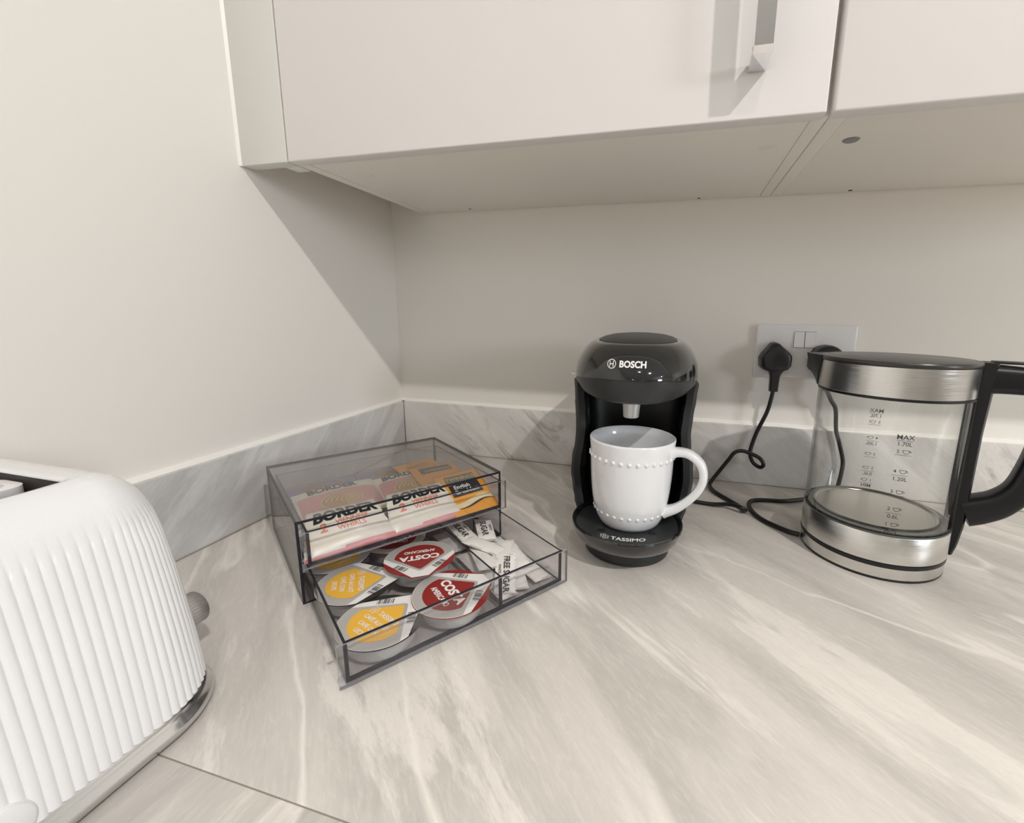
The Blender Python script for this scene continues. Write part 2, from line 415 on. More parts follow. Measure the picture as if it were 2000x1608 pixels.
box('side_panel', (1.2455, -.2855, ZB-.0004), (1.26, -.002, ZT), CARC, cab2, bev=.0005)
box('top_panel', (.6745, -.2855, ZT-.016), (1.245, -.002, ZT), CARC, cab2)
box('back_panel', (.6745, -.010, ZB+.017), (1.245, -.0025, ZT-.017), CARC, cab2)
box('door', (.6565, -DC, HC), (1.2585, -DC+.0183, ZT), DOORM, cab2, bev=.0022, seg=3)
disc('cover_cap', .6962, -.220, .0078, GREYP, cab2, h=.0016)
disc('fixing_hole', .7628, -.0105, .0028, BLACKH, cab2, h=.0004)
st(loft('trim_5', [[(0, -DC, z), (0, -DC-.003, z), (.003, -DC+.0005, z)] for z in (HC, ZT)], CAUL))

# ------------------------------------------------------------ twin socket
sk = thing('twin_socket', (.728, 0, .1815), 'white plastic double wall socket behind the kettle with two black plugs in it', 'wall socket')
def sxf(v): return v
box('face_plate', (.6572, -.0085, .1815), (.7988, -.0002, .2648), SOCK, sk, bev=.0030, seg=4)
for x0, x1 in ((.7122, .7262), (.7276, .7415)):
    rk = [[(x0, -.0082, .2300), (x1, -.0082, .2300), (x1, -.0082, .2535), (x0, -.0082, .2535)],
          [(x0, -.0115, .2300), (x1, -.0115, .2300), (x1, -.0095, .2535), (x0, -.0095, .2535)]]
    loft('rocker_switch', rk, SOCK, sk, cap0=False)
RECM = mat('recess_gap', (.42, .41, .42), .5)
for x0, x1 in ((.7122, .7262), (.7276, .7415)): box('switch_recess', (x0-.0006, -.0088, .2290), (x1+.0006, -.0084, .2545), RECM, sk)
def plug(name, outline, xc, zc, neck, label, grp):
    p_ = thing(name, (xc, -.0085, zc), label, 'plug', grp)
    R0 = []
    for y, s in ((-.0088, .97), (-.012, 1.0), (-.030, 1.0), (-.036, .97), (-.0395, .88), (-.041, .72)):
        R0.append([(xc+(x-xc)*s, y, zc+(z-zc)*s) for x, z in outline])
    loft('plug_body', R0, CABLE, p_, auto=.8)
    nx, nz0, nz1 = neck
    R1 = []
    for z, hw, hd in ((nz0, .0125, .010), (nz0-.006, .0085, .008), (nz0-.012, .0068, .007), (nz1, .0062, .0065)):
        R1.append([(nx+a, -.026+b, z) for a, b in rrect(hw, hd, min(hw, hd)*.45, 4)])
    loft('cord_grip', R1, CABLE, p_, auto=.8)
    return p_
o1 = [(.6825, .2378), (.6878, .2360), (.7035, .2225), (.7070, .2170), (.7070, .2020), (.7030, .1965), (.6960, .1935), (.6760, .1925), (.6680, .1955), (.6635, .2000), (.6625, .2130), (.6655, .2195), (.6775, .2360)]
plug('mains_plug', o1, .6846, .213, (.6866, .196, .1615), 'black angular mains plug in the left half of the wall socket', None)
o2 = [(.7560+.0222*math.cos(a), .2130+.0225*math.sin(a)) for a in [PI*i/12 for i in range(13)]] + [(.7340, .2010), (.7365, .1965), (.7450, .1930), (.7670, .1930), (.7755, .1965), (.7780, .2010)]
plug('mains_plug', o2, .7560, .213, (.7610, .196, .1665), 'black round-topped mains plug half hidden behind the kettle spout', None)

# ------------------------------------------------------------ acrylic organiser (local u,v,z)
BA = .9518116; E1 = Vector((math.cos(BA), math.sin(BA), 0)); E2 = Vector((-math.sin(BA), math.cos(BA), 0)); BF = Vector((.20663, -.47294, 0))
def UV(p): return BF + E1*p[0] + E2*p[1] + Vector((0, 0, p[2]))
BW, BD, BH, TH = .2228, .193, .0849, .0026
org = thing('drawer_organiser', UV((BW/2, BD/2, 0)), 'clear smoked acrylic two-drawer box in the corner, its lower drawer pulled out', 'organiser')
def panel(name, lo, hi, thin, face=ACRT, par=org, edge=ACRE, xtra=None):
    """clear sheet: big faces see-through, edges dark as cut acrylic looks"""
    V, Fc = boxd(lo, hi)
    ax = {0: 2, 1: 2, 2: 1, 4: 1, 3: 0, 5: 0}
    fm = [0 if ax[i] == thin else 1 for i in range(6)]
    return mesh(name, [UV(v) for v in V], Fc, [face, edge], par, fm=fm)
panel('top_panel', (0, 0, BH-TH), (BW, BD, BH), 2, ACRT)
panel('side_panel', (0, 0, .0), (TH, BD, BH-TH), 0, ACR)
panel('side_panel', (BW-TH, 0, .0), (BW, BD, BH-TH), 0, ACR)
panel('back_panel', (TH, BD-TH, 0), (BW-TH, BD, BH-TH), 1, ACR)
panel('base_panel', (TH, .0, .0), (BW-TH, BD-TH, .0018), 2, ACR)
panel('shelf_panel', (TH, .002, .0405), (BW-TH, BD-TH, .0422), 2, ACR)
# little runner blocks inside the left wall
for z in (.046, .008):
    box('runner_block', (TH, .012, z+.018), (TH+.004, .022, z+.026), ACRF, org, xf=UV)
def drawer(pull, z0, h, name):
    y0 = -pull; u0, u1 = .0065, BW-.0065; y1 = y0+BD-.006; t = .002
    parts = []; fms = []
    def add(lo, hi, thin):
        V, Fc = boxd(lo, hi); ax = {0: 2, 1: 2, 2: 1, 4: 1, 3: 0, 5: 0}
        parts.append((V, Fc)); fms.extend([0 if ax[i] == thin else 1 for i in range(6)])
    add((u0+t, y0+t, z0), (u1-t, y1-t, z0+t), 2)
    V, Fc = merge(parts)
    d = mesh(name, [UV(v) for v in V], Fc, [ACR, ACRE], org, fm=fms)
    panel('side_panel', (u0, y0+t, z0), (u0+t, y1, z0+h), 0, ACR, d)
    panel('side_panel', (u1-t, y0+t, z0), (u1, y1, z0+h), 0, ACR, d)
    panel('back_panel', (u0+t, y1-t, z0), (u1-t, y1, z0+h), 1, ACR, d)
    panel('front_panel', (.0015, y0-.0012, z0-.0012), (BW+.002-.003, y0+t, z0+h), 1, ACR, d, mat('front_edge', (.33, .32, .35), .2))
    # dark strips standing in for refraction lines behind the front sheet
    V, Fc = merge([boxd((u0, y0+t-.0003, z0), (u0+.0028, y0+t+.0012, z0+h-.002)), boxd((u1-.0028, y0+t-.0003, z0), (u1, y0+t+.0012, z0+h-.002)),
                   boxd((u0+.0028, y0+t-.0003, z0), (u1-.0028, y0+t+.0012, z0+.0032)), boxd((u0, y0+.0002, z0+h), (u1, y0+t, z0+h+.0006))])
    mesh('refraction_lines', [UV(v) for v in V], Fc, ACRE, d)
    return d
P1, P2 = .1286, .0125
d1 = drawer(P1, .0030, .0345, 'drawer')
panel('divider', (.1420, -P1+.002, .005), (.1440, -P1+BD-.010, .0365), 0, ACR, d1)
panel('divider', (.1418, -P1+.0018, .005), (.1442, -P1+.0042, .0365), 0, ACRE, d1)
d2 = drawer(P2, .0430, .0345, 'drawer')
for u in (.006, BW-.006):
    lathe('foot', [(.004, 0), (.004, .0015)], UV((u, -P1+.01, 0)), ACRF, d1, n=12, cap0=True, cap1=True)

# ------------------------------------------------------------ coffee pods
def clip_lid(pts, r):   # keep a polygon inside the lid outline
    return pts
LR = .0350
def lid_outline(r=LR, tip=.0378, n=44):
    out = []
    for i in range(n+1):
        a = math.radians(24) + (2*PI-math.radians(48))*i/n
        out.append((r*math.cos(a), r*math.sin(a)))
    out += [(tip-.0008, -.0095), (tip, -.0080), (tip, .0080), (tip-.0008, .0095)]
    return out
def poly(pts): return pts, [tuple(range(len(pts)))]
def arcp(r, a0, a1, n=16, cx=0): return [(cx+r*math.cos(math.radians(a0+(a1-a0)*i/n)), r*math.sin(math.radians(a0+(a1-a0)*i/n))) for i in range(n+1)]
def barcode(x0, x1, y0, y1, n=16):
    g = []; rr = random.Random(3); x = x0
    while x < x1:
        wd = rr.choice((.0003, .0005, .0009)); g.append(rect2d(x, y0, min(x+wd, x1), y1)); x += wd + rr.choice((.0004, .0006, .001))
    return g
def make_pod(kind, label):
    t = thing('coffee_pod', (0, 0, 0), label, 'coffee pod', 'coffee pods in the pulled-out drawer')
    main = BKF if kind == 'y' else REDF; drop = YEL if kind == 'y' else REDF
    ol = lid_outline()
    loft('pod_lid', [[(x, y, .0165) for x, y in ol], [(x, y, .0172) for x, y in ol]], main, t, auto=.5)
    lathe('pod_cup', [(.0240, 0), (.0270, .0005), (.0285, .0030), (.0302, .0105), (.0310, .0148), (.0340, .0156), (.0344, .0164)], (0, 0, 0), CUP, t, n=40, cap0=True)
    z = .0172
    wpts = [(.0376, -.0078), (.0376, .0078), ] + arcp(LR-.0003, 86, 274, 44)
    decal('foil_band', [poly(wpts)], lambda x, y: (x, y, z+.00015), WHF, t)
    spts = [(.0262, -.0022), (.0272, -.0008), (.0272, .0008), (.0262, .0022)] + arcp(LR-.0008, 98, 262, 40)
    decal('foil_ground', [poly(spts)], lambda x, y: (x, y, z+.0003), SILF, t)
    dp = [(.0222, -.0026), (.0236, -.0010), (.0236, .0010), (.0222, .0026)] + arcp(.0245, 90, 270, 40, -.0012)
    decal('drop_panel', [poly(dp)], lambda x, y: (x, y, z+.00045), drop, t)
    # barcodes along both arms
    ang = math.atan2(.0320-.0045, -.006-.041)
    gs = []
    for s in (1, -1):
        c0 = (.0190*1.0, s*.0155)
        rot = s*math.radians(-47)
        gs = [shift(g, .0178, s*.0182, rot) for g in barcode(-.0072, .0072, -.0034, .0034)]
        decal('barcode', gs, lambda x, y: (x, y, z+.0004), INK, t)
    lines = ([('TASSIMO', .0052, .0070, .02), ('CAFÉ AU LAIT', -.0035, .0058, .022), ('CAFÉ CON', -.0110, .0058, .022), ('LECHE', -.0182, .0058, .022)] if kind == 'y'
             else [('COSTA', .0010, .0125, .045), ('AMERICANO', -.0112, .0074, .03)])
    gs = []
    for s, px, size, b in lines:
        # baseline runs along -Y, letters stand towards the tab (+X)
        V, Fc = text_geo(s, size, b)
        sx = .72 if s == 'AMERICANO' else (.86 if kind == 'y' else .95)
        off = .0040 if s == 'TASSIMO' else 0
        gs.append(([(px+y, -(x*sx)-off) for x, y in V], Fc))
    if kind == 'y': gs += [shift(g, .0052, .0150) for g in flower(.0046)]
    decal('pod_lettering', gs, lambda x, y: (x, y, z+.0006), PRINTW, t)
    return t
def clone(t, label=None, group=None):
    r = t.copy(); COL.objects.link(r)
    if label: r['label'] = label
    if group: r['group'] = group
    for ch in list(t.children):
        c = ch.copy(); COL.objects.link(c); c.parent = r
        for g in list(ch.children):
            k = g.copy(); COL.objects.link(k); k.parent = c
    return r
podY = make_pod('y', 'yellow and black coffee pod at the front left corner of the open drawer')
podR = make_pod('r', 'dark red coffee pod nearest the front pane, beside the sugar compartment')
ZP = .0052
def put(o, xy, z, rz, rx=0, ry=0):
    o.location = (xy[0], xy[1], z); o.rotation_euler = (rx, ry, rz); o.rotation_mode = 'XYZ'
R_ = math.radians
put(podY, (.3112, -.4965), ZP, R_(70), R_(0), R_(0))
pY2 = clone(podY, 'yellow and black coffee pod tucked half under the upper drawer at the left'); put(pY2, (.2555, -.4580), ZP+.0010, R_(36), R_(0), R_(0))
put(podR, (.3500, -.4466), ZP+.0012, R_(53), R_(2), R_(0))
pR2 = clone(podR, 'dark red coffee pod whose lettering reads upside down, behind the other red one'); put(pR2, (.2961, -.4118), ZP+.0075, R_(-57), R_(0), R_(-2))
pY3 = clone(podY, 'dark coffee pod deep inside the box, dimly seen below the left biscuit packet'); put(pY3, tuple(UV((.038, .0335, 0)))[:2], ZP, R_(160))
pR3 = clone(podR, 'red coffee pod deep inside the box, dimly seen below the right biscuit packet'); put(pR3, tuple(UV((.1000, .0330, 0)))[:2], ZP, R_(120))

# ------------------------------------------------------------ sugar sachets
def make_sachet(label, text=None, L=.052, W=.020, cat='sugar sachet'):
    t = thing('sugar_sachet', (0, 0, 0), label, cat, 'white sugar sachets in the right-hand compartment')
    nx, ny = 16, 6; V = []; Fc = []
    def h(a, b):
        return .0019*(max(0, 1-a**6))*(max(0, 1-b*b))**.6 + .0002*math.sin(a*7+b*3)
    for s in (1, -1):
        for i in range(nx+1):
            for j in range(ny+1):
                a = -1+2*i/nx; b = -1+2*j/ny
                V.append((a*L/2, b*W/2, .0022+s*(h(a, b)+.00012)))
    k = (nx+1)*(ny+1)
    for s in range(2):
        for i in range(nx):
            for j in range(ny):
                q = [s*k+i*(ny+1)+j, s*k+(i+1)*(ny+1)+j, s*k+(i+1)*(ny+1)+j+1, s*k+i*(ny+1)+j+1]
                Fc.append(tuple(q if s == 0 else q[::-1]))
    for i in range(nx):
        for j in (0, ny): Fc.append((i*(ny+1)+j, (i+1)*(ny+1)+j, k+(i+1)*(ny+1)+j, k+i*(ny+1)+j))
    for j in range(ny):
        for i in (0, nx): Fc.append((i*(ny+1)+j, i*(ny+1)+j+1, k+i*(ny+1)+j+1, k+i*(ny+1)+j))
    me = bpy.data.meshes.new('sachet_paper'); me.from_pydata(V, [], Fc)
    link('sachet_paper', me, t, True, [PAPER])
    # pressed end seams
    for sx in (-1, 1):
        decal('crimp', [rect2d(sx*L/2-(.0035 if sx > 0 else 0), -W/2, sx*L/2+(.0 if sx > 0 else .0035), W/2)], lambda x, y: (x, y, .0022+h(2*x/L, 2*y/W)+.0003), CRIMP, t)
    if text:
        gs = []
        for s, x, y, size, b in text:
            gs.append(shift(text_geo(s, size, b), x, y))
        decal('sachet_lettering', gs, lambda x, y: (x, y, .0022+h(2*x/L, 2*y/W)+.0005), INK, t)
    return t
SUG = [('SUGAR', 0, -.0015, .0100, .03), ('WHITE', -.001, .0062, .0046, .01)]
sA = make_sachet('white sugar sachet with black lettering, at the left back beside the divider', SUG)
sB = make_sachet('plain white sugar sachet lying in the middle of the heap')
sC = make_sachet('white sachet lettered free sugar standing at the front pane by the divider', [('FREE SUGAR', .002, .001, .0088, .03), ('WHITE', -.004, -.006, .0042, .01)], .055, .021)
sx_ = [  # proto, u, v, z, rot, tilt-x, tilt-y, label
 (sB, .1580, .0120, .0062, -36, 0, 0, 'plain white sugar sachet under the lettered one at the left back'),
 (sB, .1800, -.0080, .0062, -28, 0, 0, 'plain white sugar sachet lowest at the back of the heap'),
 (sB, .1590, -.0480, .0062, -37, 0, 0, 'plain white sugar sachet on the drawer floor along the divider'),
 (sB, .2020, -.0400, .0062, -36, 0, 0, 'plain white sugar sachet along the right wall of the drawer, back one'),
 (sB, .1570, -.0950, .0062, -37, 0, 0, 'plain white sugar sachet flat at the front beside the divider'),
 (sB, .1820, -.0930, .0062, -62, 0, 0, 'plain white sugar sachet at the front pane right of the lettered one'),
 (sB, .2010, -.0920, .0064, -38, 0, 0, 'plain white sugar sachet in the front right corner of the drawer'),
 (sA, .1700, .0030, .0200, -38, 0, 2, None),
 (sA, .1945, -.0090, .0195, -58, 0, 3, 'white sugar sachet with black lettering running down, at the back right of the heap'),
 (sB, .1830, -.0380, .0112, -60, 4, 0, 'plain white sugar sachet crossing the back of the heap'),
 (sB, .1980, -.0680, .0118, -46, 0, 3, 'plain white sugar sachet slanting down the right side of the heap'),
 (sB, .1640, -.0560, .0150, -52, 0, -3, None),
 (sB, .1860, -.0600, .0160, -77, 3, 0, 'broad plain white sachet on top of the heap, pointing to the front pane'),
 (sB, .1760, -.0400, .0185, -12, 0, 4, 'plain white sugar sachet lying across the middle of the heap'),
 (sC, .1690, -.0935, .0140, -70, 0, 12, None),
]
used = set()
for pr, x, y, z, rz, tx, ty, lab in sx_:
    if lab is None: o = pr
    else: o = clone(pr, lab)
    q_ = UV((x, y, 0)); put(o, (q_.x, q_.y), z-.002, R_(rz), R_(tx), R_(ty))

# ------------------------------------------------------------ biscuit packets
def packet(loc, rz, tilt, label, style, W=.088, H=.070, TK=.008, roll_=0):
    t = thing('biscuit_packet', (0, 0, 0), label, 'biscuit packet', 'wrapped biscuit packets in the upper drawer')
    nx, ny = 36, 26
    rr = random.Random(hash(style) % 97 + int(rz*100))
    ph = 1.3 if style == 'front' else .4
    wd = (lambda x, y: x*(1-.30*y/H)) if style == 'front' else (lambda x, y: x)
    cr = 1.7 if style == 'front' else 1.2
    def top(x, y):
        a, b = 2*x/W, 2*y/H
        e = max(0, 1-abs(a)**6)*max(0, 1-abs(b)**(7 if style == 'swirl' else 3))
        return TK*e**.75 + cr*.0006*math.sin(95*x+ph+60*y)*e + cr*.0007*math.sin(190*y+ph*3+30*x)*(1-e*.5) + .0004
    V = []; Fc = []; fm = []
    for s in (1, -1):
        for i in range(nx+1):
            for j in range(ny+1):
                x = (-.5+i/nx)*W; y = (-.5+j/ny)*H
                ex = .0004*math.sin(j*2.2) if i in (0, nx) else 0
                zz = top(x, y) if s > 0 else -.45*(top(x, y)-.0006)-.0002
                V.append((wd(x, y)+ex, y, zz))
    k = (nx+1)*(ny+1)
    for s in range(2):
        for i in range(nx):
            for j in range(ny):
                q = [s*k+i*(ny+1)+j, s*k+(i+1)*(ny+1)+j, s*k+(i+1)*(ny+1)+j+1, s*k+i*(ny+1)+j+1]
                Fc.append(tuple(q if s == 0 else q[::-1]))
                x = (-.5+(i+.5)/nx)*W; y = (-.5+(j+.5)/ny)*H
                if style == 'front': c = 1 if y < -.0205+.0012*math.sin(x*60) else 0
                elif style == 'swirl': c = 0 if (y > .0150 or y < -.0265) else 1
                else: c = 2
                if style == 'swirl' and abs(x) > W/2-.0015: c = 0
                fm.append(c)
    for i in range(nx):
        for j in (0, ny): Fc.append((i*(ny+1)+j, (i+1)*(ny+1)+j, k+(i+1)*(ny+1)+j, k+i*(ny+1)+j)); fm.append(2 if style == 'purple' else (1 if j == 0 else 0))
    for j in range(ny):
        for i in (0, nx): Fc.append((i*(ny+1)+j, i*(ny+1)+j+1, k+i*(ny+1)+j+1, k+i*(ny+1)+j)); fm.append(2 if style == 'purple' else 0)
    me = bpy.data.meshes.new('wrapper'); me.from_pydata(V, [], Fc)
    link('wrapper', me, t, True, [CREAM, PINK, PURP])
    for p, i in zip(me.polygons, fm): p.material_index = i
    on_ = lambda lift: (lambda x, y: (wd(x, y), y, top(x, y)+lift))
    if style == 'front':
        decal('brand_lettering', [shift(text_geo('BORDER', .0155, .050), .001, .0155, 0, 1.10, 1)], on_(.0006), PRINTK, t)
        decal('flavour_lettering', [shift(text_geo('2', .0140, .03), -.022, .0030), shift(text_geo('VIENNESE', .0076, .01), .006, .0062), shift(text_geo('WHIRLS', .0076, .01), .004, -.0010)], on_(.0006), CORAL, t)
    elif style == 'swirl':
        decal('brand_lettering', [shift(text_geo('BORDER', .0132, .04), -.004, .0222, 0, 1.05, 1)], on_(.0006), PRINTK, t)
        decal('biscuit_picture', [ring2d(.0001, .0200, 28, 0, -.006, 1.15, .78)], on_(.0005), BISC, t)
        decal('biscuit_swirl', [ring2d(r, r+.0014, 28, .0012*q, -.006, 1.15, .78) for q, r in enumerate((.0185, .0148, .0112, .0078, .0045, .0015))], on_(.0007), BISC2, t)
    else:
        decal('biscuit_picture', [ring2d(.0001, .0200, 24, 0, -.004, 1.2, .75)], on_(.0005), BRWN, t)
    t.location = loc; t.rotation_mode = 'XYZ'; t.rotation_euler = (tilt, roll_, rz)
    return t
RZ = BA   # drawer u axis in the world
def U(u, v, z): return UV((u, v, z))
packet(U(.0540, .1560, .0500), RZ, R_(7), 'purple biscuit packet at the back left of the upper drawer', 'purple', .094, .056, .007)
packet(U(.1400, .1560, .0520), RZ, R_(7), 'purple biscuit packet at the back, behind the right pink one', 'purple', .078, .056, .006, R_(2))
packet(U(.0590, .0850, .0590), RZ+R_(1), R_(13), 'cream and pink packet with a biscuit swirl, left one under the clear lid', 'swirl', .090, .066, .007)
packet(U(.1430, .0880, .0560), RZ-R_(2), R_(13), 'cream and pink packet with a biscuit swirl, right one beside the orange envelopes', 'swirl', .078, .066, .006)
packet(U(.0480, .0150, .0590), RZ, R_(36), 'cream packet with bold black lettering at the left front of the upper drawer', 'front', .078, .052, .005)
packet(U(.1270, .0150, .0590), RZ+R_(1), R_(36), 'cream packet with bold black lettering at the middle front of the upper drawer', 'front', .076, .052, .005)

# ------------------------------------------------------------ tea envelopes
def envelope(loc, rz, tilt, label, style):
    t = thing('tea_envelope', (0, 0, 0), label, 'tea bag', 'orange tea envelopes in the upper drawer')
    W, H = .060, .070; nx, ny = 14, 16
    def top(x, y):
        a, b = 2*x/W, 2*y/H
        return .0016*max(0, 1-a**4)*max(0, 1-b**4) + .0005*math.sin(120*y+50*x) + .0006
    V = []; Fc = []
    for s in (1, -1):
        for i in range(nx+1):
            for j in range(ny+1):
                x = (-.5+i/nx)*W; y = (-.5+j/ny)*H
                V.append((x, y, top(x, y) if s > 0 else top(x, y)-.0014))
    k = (nx+1)*(ny+1)
    for s in range(2):
        for i in range(nx):
            for j in range(ny):
                q = [s*k+i*(ny+1)+j, s*k+(i+1)*(ny+1)+j, s*k+(i+1)*(ny+1)+j+1, s*k+i*(ny+1)+j+1]
                Fc.append(tuple(q if s == 0 else q[::-1]))
    for i in range(nx):
        for j in (0, ny): Fc.append((i*(ny+1)+j, (i+1)*(ny+1)+j, k+(i+1)*(ny+1)+j, k+i*(ny+1)+j))
    for j in range(ny):
        for i in (0, nx): Fc.append((i*(ny+1)+j, i*(ny+1)+j+1, k+i*(ny+1)+j+1, k+i*(ny+1)+j))
    me = bpy.data.meshes.new('envelope_paper'); me.from_pydata(V, [], Fc); link('envelope_paper', me, t, True, [ORNG])
    on_ = lambda lift: (lambda x, y: (x, y, top(x, y)+lift))
    def strip(x0, y0, x1, y1, n=8): 
        return merge([rect2d(x0+(x1-x0)*i/n, y0, x0+(x1-x0)*(i+1)/n, y1) for i in range(n)])
    if style == 'label':
        decal('name_panel', [strip(-.019, .0155, .021, .0275)], on_(.0004), CHARC, t)
        decal('name_lettering', [shift(text_geo('TWININGS', .0085, .02), .001, .0215, 0, .95, 1)], on_(.0006), GOLD, t)
        decal('blend_panel', [strip(-.019, -.0055, .021, .0130)], on_(.0004), CHARC, t)
        decal('blend_lettering', [shift(text_geo('English', .0078, .02), -.003, .0080), shift(text_geo('Breakfast', .0082, .02), .001, .0005)], on_(.0006), PRINTW, t)
        wv = []
        for i in range(12):
            x0, x1 = -.029+.058*i/12, -.029+.058*(i+1)/12
            f = lambda x: -.016+.0035*math.sin(x*95)
            wv.append(([(x0, f(x0)-.0035), (x1, f(x1)-.0035), (x1, f(x1)+.0035), (x0, f(x0)+.0035)], [(0, 1, 2, 3)]))
        decal('wave_band', wv, on_(.0004), CREAM2, t)
        wk = []
        for i in range(12):
            x0, x1 = -.022+.051*i/12, -.022+.051*(i+1)/12
            f = lambda x: -.0205+.0035*math.sin(x*95-.2); g_ = lambda x: .0012*max(0, math.sin((x+.022)/.051*PI))+.0001
            wk.append(([(x0, f(x0)-g_(x0)), (x1, f(x1)-g_(x1)), (x1, f(x1)+g_(x1)), (x0, f(x0)+g_(x0))], [(0, 1, 2, 3)]))
        decal('wave_line', wk, on_(.0006), CHARC, t)
    elif style == 'pill':
        decal('name_panel', [strip(-.020, .0070, .022, .0240)], on_(.0004), CHARC, t)
        decal('name_lettering', [shift(text_geo('TWININGS', .0072, .02), .002, .0115)], on_(.0006), GOLD, t)
        decal('side_mark', [strip(-.004, -.0240, .014, -.0195)], on_(.0004), CHARC, t)
    else:
        decal('fold_lines', [strip(-.018, .0130, .016, .0138), shift(strip(-.018, 0, .014, .0007), 0, .0165, .12)], on_(.0004), CHARC, t)
    t.location = loc; t.rotation_mode = 'XYZ'; t.rotation_euler = (tilt, 0, rz)
    return t
envelope(U(.1865, .0210, .0600), RZ+R_(1), R_(28), 'orange tea envelope with black name panels at the front right of the upper drawer', 'label')
envelope(U(.1780, .0800, .0660), RZ-R_(3), R_(6), 'orange tea envelope with a dark oblong panel, under the clear lid', 'pill')
envelope(U(.1740, .1180, .0620), RZ+R_(8), R_(6), 'plain orange tea envelope rearmost, two thin lines on it', 'line')

# ------------------------------------------------------------ coffee machine
MX, MY, MR = .4925, -.284, R_(2.4)
mc = thing('coffee_machine', (MX, MY, 0), 'glossy black pod coffee machine with a rounded head, mug on its tray', 'coffee machine')
def MW(p):
    c, s = math.cos(MR), math.sin(MR)
    return (MX+p[0]*c-p[1]*s, MY+p[0]*s+p[1]*c, p[2])
def sring(hw, y0, y1, z, n=64, e=2.3, zf=None):
    """superellipse plan ring; y0 front, y1 rear (local), front is -Y"""
    cy = (y0+y1)/2; out = []
    for i in range(n):
        a = 2*PI*i/n
        ca, sa = math.cos(a), math.sin(a)
        x = hw*math.copysign(abs(ca)**(2/e), ca); yy = cy+(y1-y0)/2*math.copysign(abs(sa)**(2/e), sa)
        out.append(MW((x, yy, z if zf is None else zf(x, yy))))
    return out
# foot, drip tray
FYc = .012
def cring(r, z, yc, n=56, ry=None): return [MW((r*math.cos(2*PI*i/n), yc+(ry or r)*math.sin(2*PI*i/n), z)) for i in range(n)]
loft('foot', [cring(.0485, .0, FYc), cring(.0502, .001, FYc), cring(.0508, .011, FYc), cring(.0500, .013, FYc), cring(.047, .0135, FYc)], BLKM, mc)
trc = -.006
loft('drip_tray', [cring(.0475, .0137, FYc-.002), cring(.0520, .016, .006), cring(.0572, .022, .001), cring(.0612, .030, -.003), cring(.0632, .038, -.005), cring(.0638, .0425, trc), cring(.0630, .0440, trc), cring(.0612, .0440, trc), cring(.0600, .0425, trc), cring(.0596, .0395, trc)], BLK, mc, cap1=False)
tp = loft('tray_plate', [cring(.0594, .0388, trc), cring(.0594, .0398, trc), cring(.0585, .0402, trc)], BLKM, mc)
for (x, y) in ((.030, -.030), (-.026, -.036), (.030, .018), (-.030, .018)):
    loft('drain_hole', [[MW((x+.0050*math.cos(2*PI*i/20), y+.0038*math.sin(2*PI*i/20), z)) for i in range(20)] for z in (.0401, .04035)], BLKD, tp)
gs = [shift(text_geo('TASSIMO', .0092, .016), .0068, 0)] + [shift(g, -.0188, 0) for g in flower(.0054)]
decal('tray_lettering', gs, lambda x, y: MW((x-.002, y-.0515-.5*((x)**2)/.06*-1, .0404)), PRINTW, mc)
# base block behind the tray joining the column
loft('base_block', [sring(.050, .02, .215, 0, e=3), sring(.052, .02, .217, .002, e=3), sring(.060, .02, .222, .020, e=3), sring(.066, .02, .226, .034, e=3)], BLKM, mc)
# column: U-shaped shell lofted over height
def wz(z):
    pts = [(.030, .0640), (.045, .0690), (.060, .0730), (.080, .0748), (.100, .0735), (.120, .0700), (.140, .0685), (.160, .0700), (.180, .0725), (.200, .0745)]
    for (a, b), (c, d) in zip(pts, pts[1:]):
        if z <= c: t = (z-a)/(c-a); t = t*t*(3-2*t); return b+(d-b)*t
    return pts[-1][1]
def yfront(z): return .045-.012*math.sin(min(1, max(0, (z-.03)/.17))*PI) - .018*max(0, (.06-z)/.03)
def ushape(z, n=14):
    w_ = wz(z); yf = yfront(z); yr = .228; wall = .0115; yin = .105
    out = []
    # outer left from front to rear, round the back, outer right to front, then the inner cavity
    for i in range(n+1):
        t = i/n; out.append(MW((-w_*(1-.05*t**3), yf+(yr-.05-yf)*t, z)))
    for i in range(1, n):
        a = PI-PI*i/n; out.append(MW((w_*.95*math.cos(a), yr-.05+.05*math.sin(a), z)))
    for i in range(n+1):
        t = 1-i/n; out.append(MW((w_*(1-.05*t**3), yf+(yr-.05-yf)*t, z)))
    out.append(MW((w_-wall*.35, yf-.004, z)))
    wi = w_-wall
    for i in range(n+1):
        t = i/n; out.append(MW((wi, yf-.001+(yin-.03-yf)*t, z)))
    for i in range(1, n):
        a = PI*i/n; out.append(MW((wi*math.cos(a), yin-.03+.03*math.sin(a), z)))
    for i in range(n+1):
        t = 1-i/n; out.append(MW((-wi, yf-.001+(yin-.03-yf)*t, z)))
    out.append(MW((-w_+wall*.35, yf-.004, z)))
    return out
loft('column', [ushape(.030+.168*i/28) for i in range(29)], BLKM, mc, auto=.6)
# deep black liner of the cup bay
def liner(z, n=20):
    w_ = wz(z)-.0122; out = []
    for i in range(n+1):
        a = PI*i/n; out.append(MW((w_*math.cos(a), .074+.027*math.sin(a), z)))
    for i in range(n+1):
        a = PI-PI*i/n; out.append(MW(((w_-.001)*math.cos(a), .073+.026*math.sin(a), z)))
    return out
loft('cup_bay_liner', [liner(.034+.16*i/12) for i in range(13)], BLKD, mc, auto=.6)
